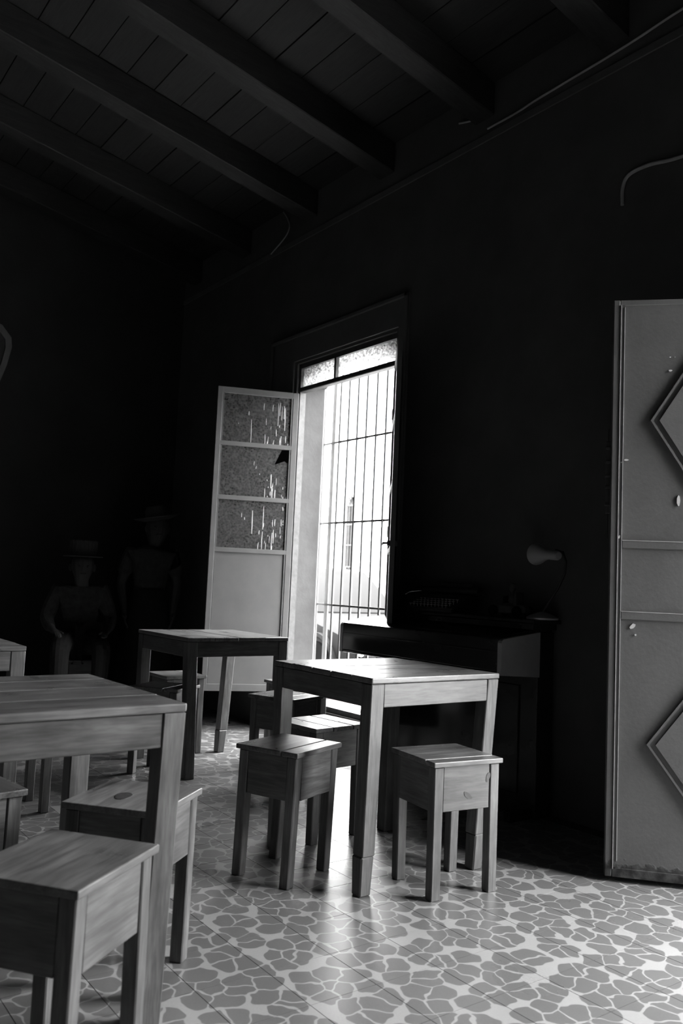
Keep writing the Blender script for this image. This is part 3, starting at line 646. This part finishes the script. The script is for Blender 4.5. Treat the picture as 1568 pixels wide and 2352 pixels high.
cable('wire_stub', 'short wire stub beside the end of a ceiling beam', [(-3.53, y_, 3.86), (-3.437, y_, 3.835), (-3.394, y_, 3.838), (-3.36, y_, 3.85)], 0.006)

# ------------------------------------------------------------------ dim panel on the end wall
pl = thing('wall_plaque', 'dim rounded plaque hanging high on the wall at the left edge', 'plaque', (XL + 0.02, 1.46, 2.84))
def plaque(k): return [(-0.33 * k, 0.16 * k), (-0.25 * k, 0.25 * k), (-0.12 * k, 0.30 * k), (0.12 * k, 0.30 * k), (0.25 * k, 0.25 * k), (0.33 * k, 0.16 * k), (0.34 * k, 0.08 * k), (0.31 * k, -0.08 * k), (0.25 * k, -0.28 * k), (0.12 * k, -0.36 * k), (-0.12 * k, -0.36 * k), (-0.25 * k, -0.28 * k), (-0.31 * k, -0.08 * k), (-0.34 * k, 0.08 * k)]
bm = BM(); prism(bm, plaque(0.9), 'x', -0.018, 0.012); obj('board', bm, 'straw', pl)
bm = BM(); a, b = plaque(1.0), plaque(0.86)
for i in range(len(a)):
    j = (i + 1) % len(a)
    hexa(bm, [(-0.018, *a[i]), (-0.018, *a[j]), (-0.018, *b[j]), (-0.018, *b[i]), (0.03, *a[i]), (0.03, *a[j]), (0.03, *b[j]), (0.03, *b[i])])
obj('rim', bm, 'plaque', pl)

# ------------------------------------------------------------------ the two figures in the dark
def skinned(name, verts, edges, radii, mat, parent, root=0, sub=2):
    me = bpy.data.meshes.new(name); me.from_pydata(verts, edges, []); me.materials.append(M[mat])
    o = bpy.data.objects.new(name, me); COL.objects.link(o); o.parent = parent
    o.modifiers.new('skin', 'SKIN')
    if not me.skin_vertices: me.attributes.new('skin', 'FLOAT_VECTOR', 'POINT')
    for i, r in enumerate(radii):
        me.skin_vertices[0].data[i].radius = r if isinstance(r, tuple) else (r, r); me.skin_vertices[0].data[i].use_root = i == root
    s = o.modifiers.new('smooth', 'SUBSURF'); s.levels = s.render_levels = sub
    return o
class Sk:
    def __init__(s): s.v, s.e, s.r = [], [], []
    def add(s, p, r, par=None):
        s.v.append(p); s.r.append(r)
        if par is not None: s.e.append((par, len(s.v) - 1))
        return len(s.v) - 1
def hand(k, wr, d, side, up):
    d = Vector(d).normalized(); side = Vector(side).normalized(); up = Vector(up); w = Vector(k.v[wr])
    pc = k.add(tuple(w + d * 0.05), (0.022, 0.016), wr); pe = k.add(tuple(w + d * 0.085), (0.026, 0.012), pc)
    for q, ln in ((-1.4, 0.058), (-0.45, 0.072), (0.45, 0.076), (1.4, 0.066)):
        b0 = w + d * 0.10 + side * (0.011 * q); a1 = k.add(tuple(b0), 0.009, pe)
        a2 = k.add(tuple(b0 + d * ln * 0.55 - up * 0.006), 0.008, a1); k.add(tuple(b0 + d * ln * 0.95 - up * 0.022), 0.007, a2)
    t1 = k.add(tuple(w + d * 0.055 + side * 0.035), 0.010, pc); k.add(tuple(w + d * 0.09 + side * 0.052 - up * 0.008), 0.008, t1)
def head(k, neck, c, fwd, parent):
    c = Vector(c); f = Vector(fwd).normalized()
    ch = k.add(tuple(c + Vector((0, 0, -0.075)) + f * 0.02), (0.062, 0.066), neck); md = k.add(tuple(c + f * 0.008), (0.098, 0.105), ch); tp = k.add(tuple(c + Vector((0, 0, 0.07)) - f * 0.01), (0.092, 0.1), md)
    k.add(tuple(c + Vector((0, 0, 0.105)) - f * 0.012), (0.05, 0.055), tp)
def face(c, fwd, parent):
    c = Vector(c); f = Vector(fwd).normalized(); s = Vector((-f.y, f.x, 0))
    bm = BM(); prism(bm, [(-0.011, -0.03), (0.011, -0.03), (0.004, 0.02), (-0.004, 0.02)], 'x', 0.075, 0.112); o = obj('nose', bm, 'skin', parent); o.location = c; o.rotation_euler = (0, 0, math.atan2(f.y, f.x))
    for q in (-1, 1):
        bm = BM(); lathe(bm, [(0.002, -0.011), (0.009, -0.006), (0.011, 0), (0.009, 0.006), (0.002, 0.011)], 10); o = obj('eye', bm, 'hair', parent, True); o.location = c + f * 0.086 + s * (0.034 * q) + Vector((0, 0, 0.012))
        bm = BM(); lathe(bm, [(0.004, -0.03), (0.012, -0.015), (0.014, 0.01), (0.008, 0.028)], 8); o = obj('ear', bm, 'skin', parent, True); o.location = c + s * (0.09 * q) - f * 0.005
    bm = BM(); box(bm, 0.07, 0.094, -0.024, 0.024, -0.052, -0.042, 0.003); o = obj('mouth', bm, 'hair', parent); o.location = c; o.rotation_euler = (0, 0, math.atan2(f.y, f.x))
# standing figure in a wide-brimmed hat
p2 = thing('person', 'dim standing figure in a broad-brimmed hat and long skirt', 'person', (-6.62, 2.90, 0), -0.35, 'figures in the dark by the end wall')
k = Sk(); pel = k.add((0, 0, 0.86), (0.11, 0.14)); sp = k.add((0, 0, 1.0), (0.09, 0.115), pel); chs = k.add((0, 0, 1.17), (0.1, 0.145), sp); nk = k.add((0.005, 0.01, 1.32), 0.046, chs)
head(k, nk, (0.03, 0.035, 1.46), (1, 0.1, 0), p2)
for s in (-1, 1):
    sh_ = k.add((0, s * 0.165, 1.235), 0.055, chs); el = k.add((-0.01, s * 0.235, 1.0), 0.042, sh_); wr = k.add((0.1, s * 0.2, 0.8), 0.028, el); hand(k, wr, (0.35, -s * 0.1, -1), (0.9, 0, 0.3), (0, s, 0))
    hp = k.add((0, s * 0.09, 0.8), 0.09, pel); kn = k.add((0.02, s * 0.095, 0.45), 0.06, hp); an = k.add((0, s * 0.095, 0.09), 0.038, kn); k.add((0.12, s * 0.1, 0.035), (0.035, 0.03), an)
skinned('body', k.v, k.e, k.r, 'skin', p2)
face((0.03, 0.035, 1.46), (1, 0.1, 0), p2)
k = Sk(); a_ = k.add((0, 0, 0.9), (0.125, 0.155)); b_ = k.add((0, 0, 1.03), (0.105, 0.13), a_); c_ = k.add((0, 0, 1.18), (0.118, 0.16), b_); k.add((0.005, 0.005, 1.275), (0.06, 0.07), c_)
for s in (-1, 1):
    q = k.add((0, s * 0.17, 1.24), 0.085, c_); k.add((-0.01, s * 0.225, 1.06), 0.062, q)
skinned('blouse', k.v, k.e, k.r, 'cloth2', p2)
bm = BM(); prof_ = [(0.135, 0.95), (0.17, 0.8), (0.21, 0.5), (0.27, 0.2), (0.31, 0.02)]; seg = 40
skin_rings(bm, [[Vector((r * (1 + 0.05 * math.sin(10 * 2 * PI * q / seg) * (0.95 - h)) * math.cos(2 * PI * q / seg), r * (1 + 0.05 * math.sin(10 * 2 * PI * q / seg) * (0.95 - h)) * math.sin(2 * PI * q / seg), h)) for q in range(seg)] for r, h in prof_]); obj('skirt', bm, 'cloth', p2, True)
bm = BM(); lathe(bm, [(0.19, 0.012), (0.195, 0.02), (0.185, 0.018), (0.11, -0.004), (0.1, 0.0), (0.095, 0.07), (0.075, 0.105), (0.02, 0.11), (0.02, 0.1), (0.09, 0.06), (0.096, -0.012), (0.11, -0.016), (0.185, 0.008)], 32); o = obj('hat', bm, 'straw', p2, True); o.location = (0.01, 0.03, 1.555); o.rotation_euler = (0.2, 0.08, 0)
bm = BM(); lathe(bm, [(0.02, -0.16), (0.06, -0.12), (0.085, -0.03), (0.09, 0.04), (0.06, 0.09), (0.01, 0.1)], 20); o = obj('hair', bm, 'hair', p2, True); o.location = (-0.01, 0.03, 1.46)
# seated figure in a tall ribbed hat
p1 = thing('person', 'dim seated figure in a tall ribbed hat, hands on knees', 'person', (-6.6, 2.31, 0), -0.25, 'figures in the dark by the end wall')
k = Sk(); pel = k.add((0, 0, 0.55), (0.11, 0.15)); sp = k.add((0, 0, 0.68), (0.09, 0.12), pel); chs = k.add((0.01, 0, 0.84), (0.1, 0.145), sp); nk = k.add((0.02, 0, 0.98), 0.046, chs)
head(k, nk, (0.05, 0, 1.11), (1, 0, 0), p1)
for s in (-1, 1):
    sh_ = k.add((0.01, s * 0.165, 0.935), 0.055, chs); el = k.add((0.03, s * 0.245, 0.7), 0.042, sh_); wr = k.add((0.24, s * 0.2, 0.63), 0.028, el); hand(k, wr, (1, -s * 0.25, -0.12), (0.2, -s, 0), (0, 0, 1))
    hp = k.add((0.06, s * 0.1, 0.53), 0.085, pel); kn = k.add((0.4, s * 0.15, 0.52), 0.062, hp); an = k.add((0.38, s * 0.14, 0.1), 0.04, kn); k.add((0.5, s * 0.15, 0.04), (0.038, 0.035), an)
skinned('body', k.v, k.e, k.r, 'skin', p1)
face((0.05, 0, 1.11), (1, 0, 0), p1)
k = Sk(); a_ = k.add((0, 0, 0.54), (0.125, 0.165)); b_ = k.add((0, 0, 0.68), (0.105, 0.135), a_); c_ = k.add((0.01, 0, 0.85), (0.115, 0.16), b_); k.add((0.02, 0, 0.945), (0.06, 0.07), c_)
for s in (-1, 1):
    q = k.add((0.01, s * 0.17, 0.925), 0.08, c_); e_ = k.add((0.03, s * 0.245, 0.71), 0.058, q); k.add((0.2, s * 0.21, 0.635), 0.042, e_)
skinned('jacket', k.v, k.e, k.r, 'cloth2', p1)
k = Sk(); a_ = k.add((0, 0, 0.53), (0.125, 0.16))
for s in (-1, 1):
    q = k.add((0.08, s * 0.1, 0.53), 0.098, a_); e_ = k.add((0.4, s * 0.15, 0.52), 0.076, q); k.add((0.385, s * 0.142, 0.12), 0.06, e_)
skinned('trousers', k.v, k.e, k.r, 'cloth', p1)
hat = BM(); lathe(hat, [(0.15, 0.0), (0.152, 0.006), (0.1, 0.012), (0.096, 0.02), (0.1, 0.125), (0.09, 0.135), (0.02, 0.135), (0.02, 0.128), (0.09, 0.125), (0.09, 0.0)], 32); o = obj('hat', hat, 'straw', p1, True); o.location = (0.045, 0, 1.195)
bm = BM()
for q in range(20):
    a = 2 * PI * q / 20; tube(bm, [(0.098 * math.cos(a), 0.098 * math.sin(a), 0.03), (0.102 * math.cos(a), 0.102 * math.sin(a), 0.128)], 0.006, 6)
obj('hat_ribs', bm, 'straw', o)
make_stool('wooden stool carrying the dim seated figure by the end wall', -6.45, 2.16, -0.25, 0.285, 0.285, 'y', 0.3, 2, 0.40)

# ------------------------------------------------------------------ outside: street, house opposite, parked car
bm = BM(); box(bm, -60, 30, 4.6, 11.6, -0.35, -0.15); struct('street', bm, 'asphalt', 'pale street outside the window')
bm = BM(); box(bm, -60, 30, D + WT + 0.015, 4.6, -0.35, -0.02); struct('sidewalk', bm, 'kerb', 'narrow pale sidewalk under the window')
bm = BM(); box(bm, -60, 30, 11.6, 12.7, -0.35, -0.02); struct('sidewalk', bm, 'kerb', 'pale sidewalk across the street')
FYc = 12.7
bd = thing('building', 'white sunlit house front across the street with a narrow arched window', 'building', (-17.0, FYc, 0))
AX0, AX1, AZ0, AZS = -0.27, 0.265, 1.07, 3.06
bm = BM()
box(bm, -43, AX0, 0, 0.5, -0.1, 9.6); box(bm, AX1, 6.5, 0, 0.5, -0.1, 9.6); box(bm, AX0, AX1, 0, 0.5, -0.1, AZ0)
ac = (AX0 + AX1) / 2; ar = (AX1 - AX0) / 2
poly = [(AX0, 9.6), (AX0, AZS)] + [(ac - ar * math.cos(PI * q / 12), AZS + ar * math.sin(PI * q / 12)) for q in range(1, 12)] + [(AX1, AZS), (AX1, 9.6)]
prism(bm, poly, 'y', 0, 0.5); obj('wall', bm, 'facade', bd)
bm = BM(); box(bm, -43, 6.5, -0.08, 0.0, 5.2, 5.4, 0.02); obj('cornice', bm, 'facade', bd)
bm = BM(); box(bm, -43, 6.5, -0.04, 0.0, -0.1, 0.55, 0.01); obj('plinth', bm, 'facade', bd)
b2 = thing('building', 'low white house beside the arched-window house across the street', 'building', (0.0, FYc, 0))
bm = BM(); box(bm, -10.49, 28, 0, 0.5, -0.1, 3.9); obj('wall', bm, 'facade', b2)
bm = BM(); box(bm, -10.49, 28, -0.07, 0.0, 3.65, 3.9, 0.02); obj('cornice', bm, 'facade', b2)
bm = BM(); box(bm, AX0 + 0.003, AX1 - 0.003, 0.2, 0.24, AZ0 + 0.002, AZS + ar); wn = obj('arched_window', bm, 'farglass', bd)
for x in (-0.16, -0.06, 0.04, 0.14):
    bm = BM(); box(bm, x - 0.014, x + 0.014, 0.07, 0.10, AZ0 + 0.45, AZS); obj('window_bar', bm, 'farbar', wn)
for z in (AZ0 + 0.02, AZ0 + 0.12, AZ0 + 0.43, AZ0 + 0.98, AZ0 + 1.5, AZS):
    bm = BM(); box(bm, AX0 + 0.005, AX1 - 0.005, 0.06, 0.10, z - 0.018, z + 0.018); obj('window_bar', bm, 'farbar', wn)
for q in range(2):
    for z0_, z1_ in ((AZ0 + 0.13, AZ0 + 0.42), (AZ0 + 0.42, AZ0 + 0.13)):
        xa, xb = AX0 + 0.02 + q * 0.25, AX0 + 0.27 + q * 0.25; bm = BM()
        hexa(bm, [(xa, 0.07, z0_ - 0.015), (xb, 0.07, z1_ - 0.015), (xb, 0.09, z1_ - 0.015), (xa, 0.09, z0_ - 0.015), (xa, 0.07, z0_ + 0.015), (xb, 0.07, z1_ + 0.015), (xb, 0.09, z1_ + 0.015), (xa, 0.09, z0_ + 0.015)])
        obj('lattice_bar', bm, 'farbar', wn)
for q in range(7):
    a0 = PI * q / 6; bm = BM(); tube(bm, [(ac, 0.085, AZS), (ac - ar * 0.95 * math.cos(a0), 0.085, AZS + ar * 0.95 * math.sin(a0))], 0.012, 6); obj('fan_spoke', bm, 'farbar', wn)

car = thing('parked_car', 'dark grey parked car, front wheel and headlight showing through the grille', 'car', (-8.75, 6.05, -0.15))
def section(x, hw, zb, zbelt, ztop, tw_):
    return [Vector((x, y, z)) for y, z in ((-hw * 0.9, zb), (-hw, zb + 0.15), (-hw, zbelt - 0.12), (-hw * 0.93, zbelt), (-tw_, ztop), (tw_, ztop), (hw * 0.93, zbelt), (hw, zbelt - 0.12), (hw, zb + 0.15), (hw * 0.9, zb))]
bm = BM()
skin_rings(bm, [section(x, hw, zb, zc_, zt_, tw_) for x, hw, zb, zc_, zt_, tw_ in ((-2.15, 0.7, 0.3, 0.78, 0.82, 0.5), (-2.05, 0.8, 0.2, 0.88, 0.93, 0.6), (-1.4, 0.84, 0.18, 0.92, 0.97, 0.65), (0.6, 0.84, 0.18, 0.90, 0.95, 0.65), (1.1, 0.84, 0.2, 0.80, 0.86, 0.6), (1.55, 0.83, 0.2, 0.70, 0.77, 0.55), (1.85, 0.78, 0.2, 0.60, 0.66, 0.5), (2.0, 0.68, 0.25, 0.48, 0.54, 0.4))])
obj('body', bm, 'carpaint', car, True)
bm = BM()
skin_rings(bm, [[Vector((x, y, z)) for y, z in ((-hw, z0), (-hw * 0.82, z1), (hw * 0.82, z1), (hw, z0))] for x, hw, z0, z1 in ((-2.0, 0.68, 0.9, 0.95), (-1.45, 0.72, 0.93, 1.36), (-0.2, 0.72, 0.92, 1.42), (0.25, 0.72, 0.92, 1.38), (0.95, 0.72, 0.86, 0.9))]); cab = obj('cabin', bm, 'carpaint', car, True)
for s in (-1, 1):
    for poly in ([(-1.4, 0.98), (-1.3, 1.28), (-0.6, 1.32), (-0.6, 0.98)], [(-0.53, 0.98), (-0.53, 1.32), (0.18, 1.29), (0.62, 0.98)]):
        bm = BM(); v0 = [bm.verts.new((x, s * (0.728 - (z - 0.92) * 0.27), z)) for x, z in poly]; v1 = [bm.verts.new((x, s * (0.705 - (z - 0.92) * 0.27), z)) for x, z in poly]
        bm.faces.new(v0); bm.faces.new(v1[::-1])
        for q in range(4): bm.faces.new((v0[q], v1[q], v1[(q + 1) % 4], v0[(q + 1) % 4]))
        obj('side_window', bm, 'darkglass', cab)
    bm = BM(); lathe(bm, [(0.02, -0.05), (0.1, -0.035), (0.13, 0.0), (0.12, 0.03), (0.03, 0.05)], 20, 'x'); o = obj('headlight', bm, 'lampshade', car, True); o.location = (1.84, s * 0.66, 0.55); o.rotation_euler = (0, -0.35, -s * 0.75); o.scale = (1, 1.2, 0.7)
    for x in (-1.32, 1.28):
        bm = BM(); lathe(bm, [(0.19, -0.09), (0.28, -0.09), (0.31, -0.06), (0.31, 0.06), (0.28, 0.09), (0.19, 0.09)], 28, 'y', (x, s * 0.76, 0.31)); wh = obj('wheel', bm, 'rubber', car, True)
        bm = BM(); lathe(bm, [(0.02, s * 0.07), (0.18, s * 0.085), (0.2, s * 0.09), (0.2, s * 0.05), (0.02, s * 0.05)], 20, 'y', (x, s * 0.76, 0.31)); obj('hubcap', bm, 'chrome', wh, True)
        bm = BM(); n = 18
        skin_rings(bm, [[Vector((x + r * math.cos(PI * q / n), s * yy, 0.31 + r * math.sin(PI * q / n))) for r, yy in ((0.345, 0.80), (0.385, 0.80), (0.385, 0.86), (0.345, 0.86))] for q in range(n + 1)]); obj('wheel_arch', bm, 'carpaint', car, True)
bm = BM(); tube(bm, [(1.6, -0.86, 0.36), (1.85, -0.82, 0.37), (2.03, -0.6, 0.37), (2.08, 0, 0.37), (2.03, 0.6, 0.37), (1.85, 0.82, 0.37), (1.6, 0.86, 0.36)], 0.05, 10); obj('bumper', bm, 'chrome', car, True)
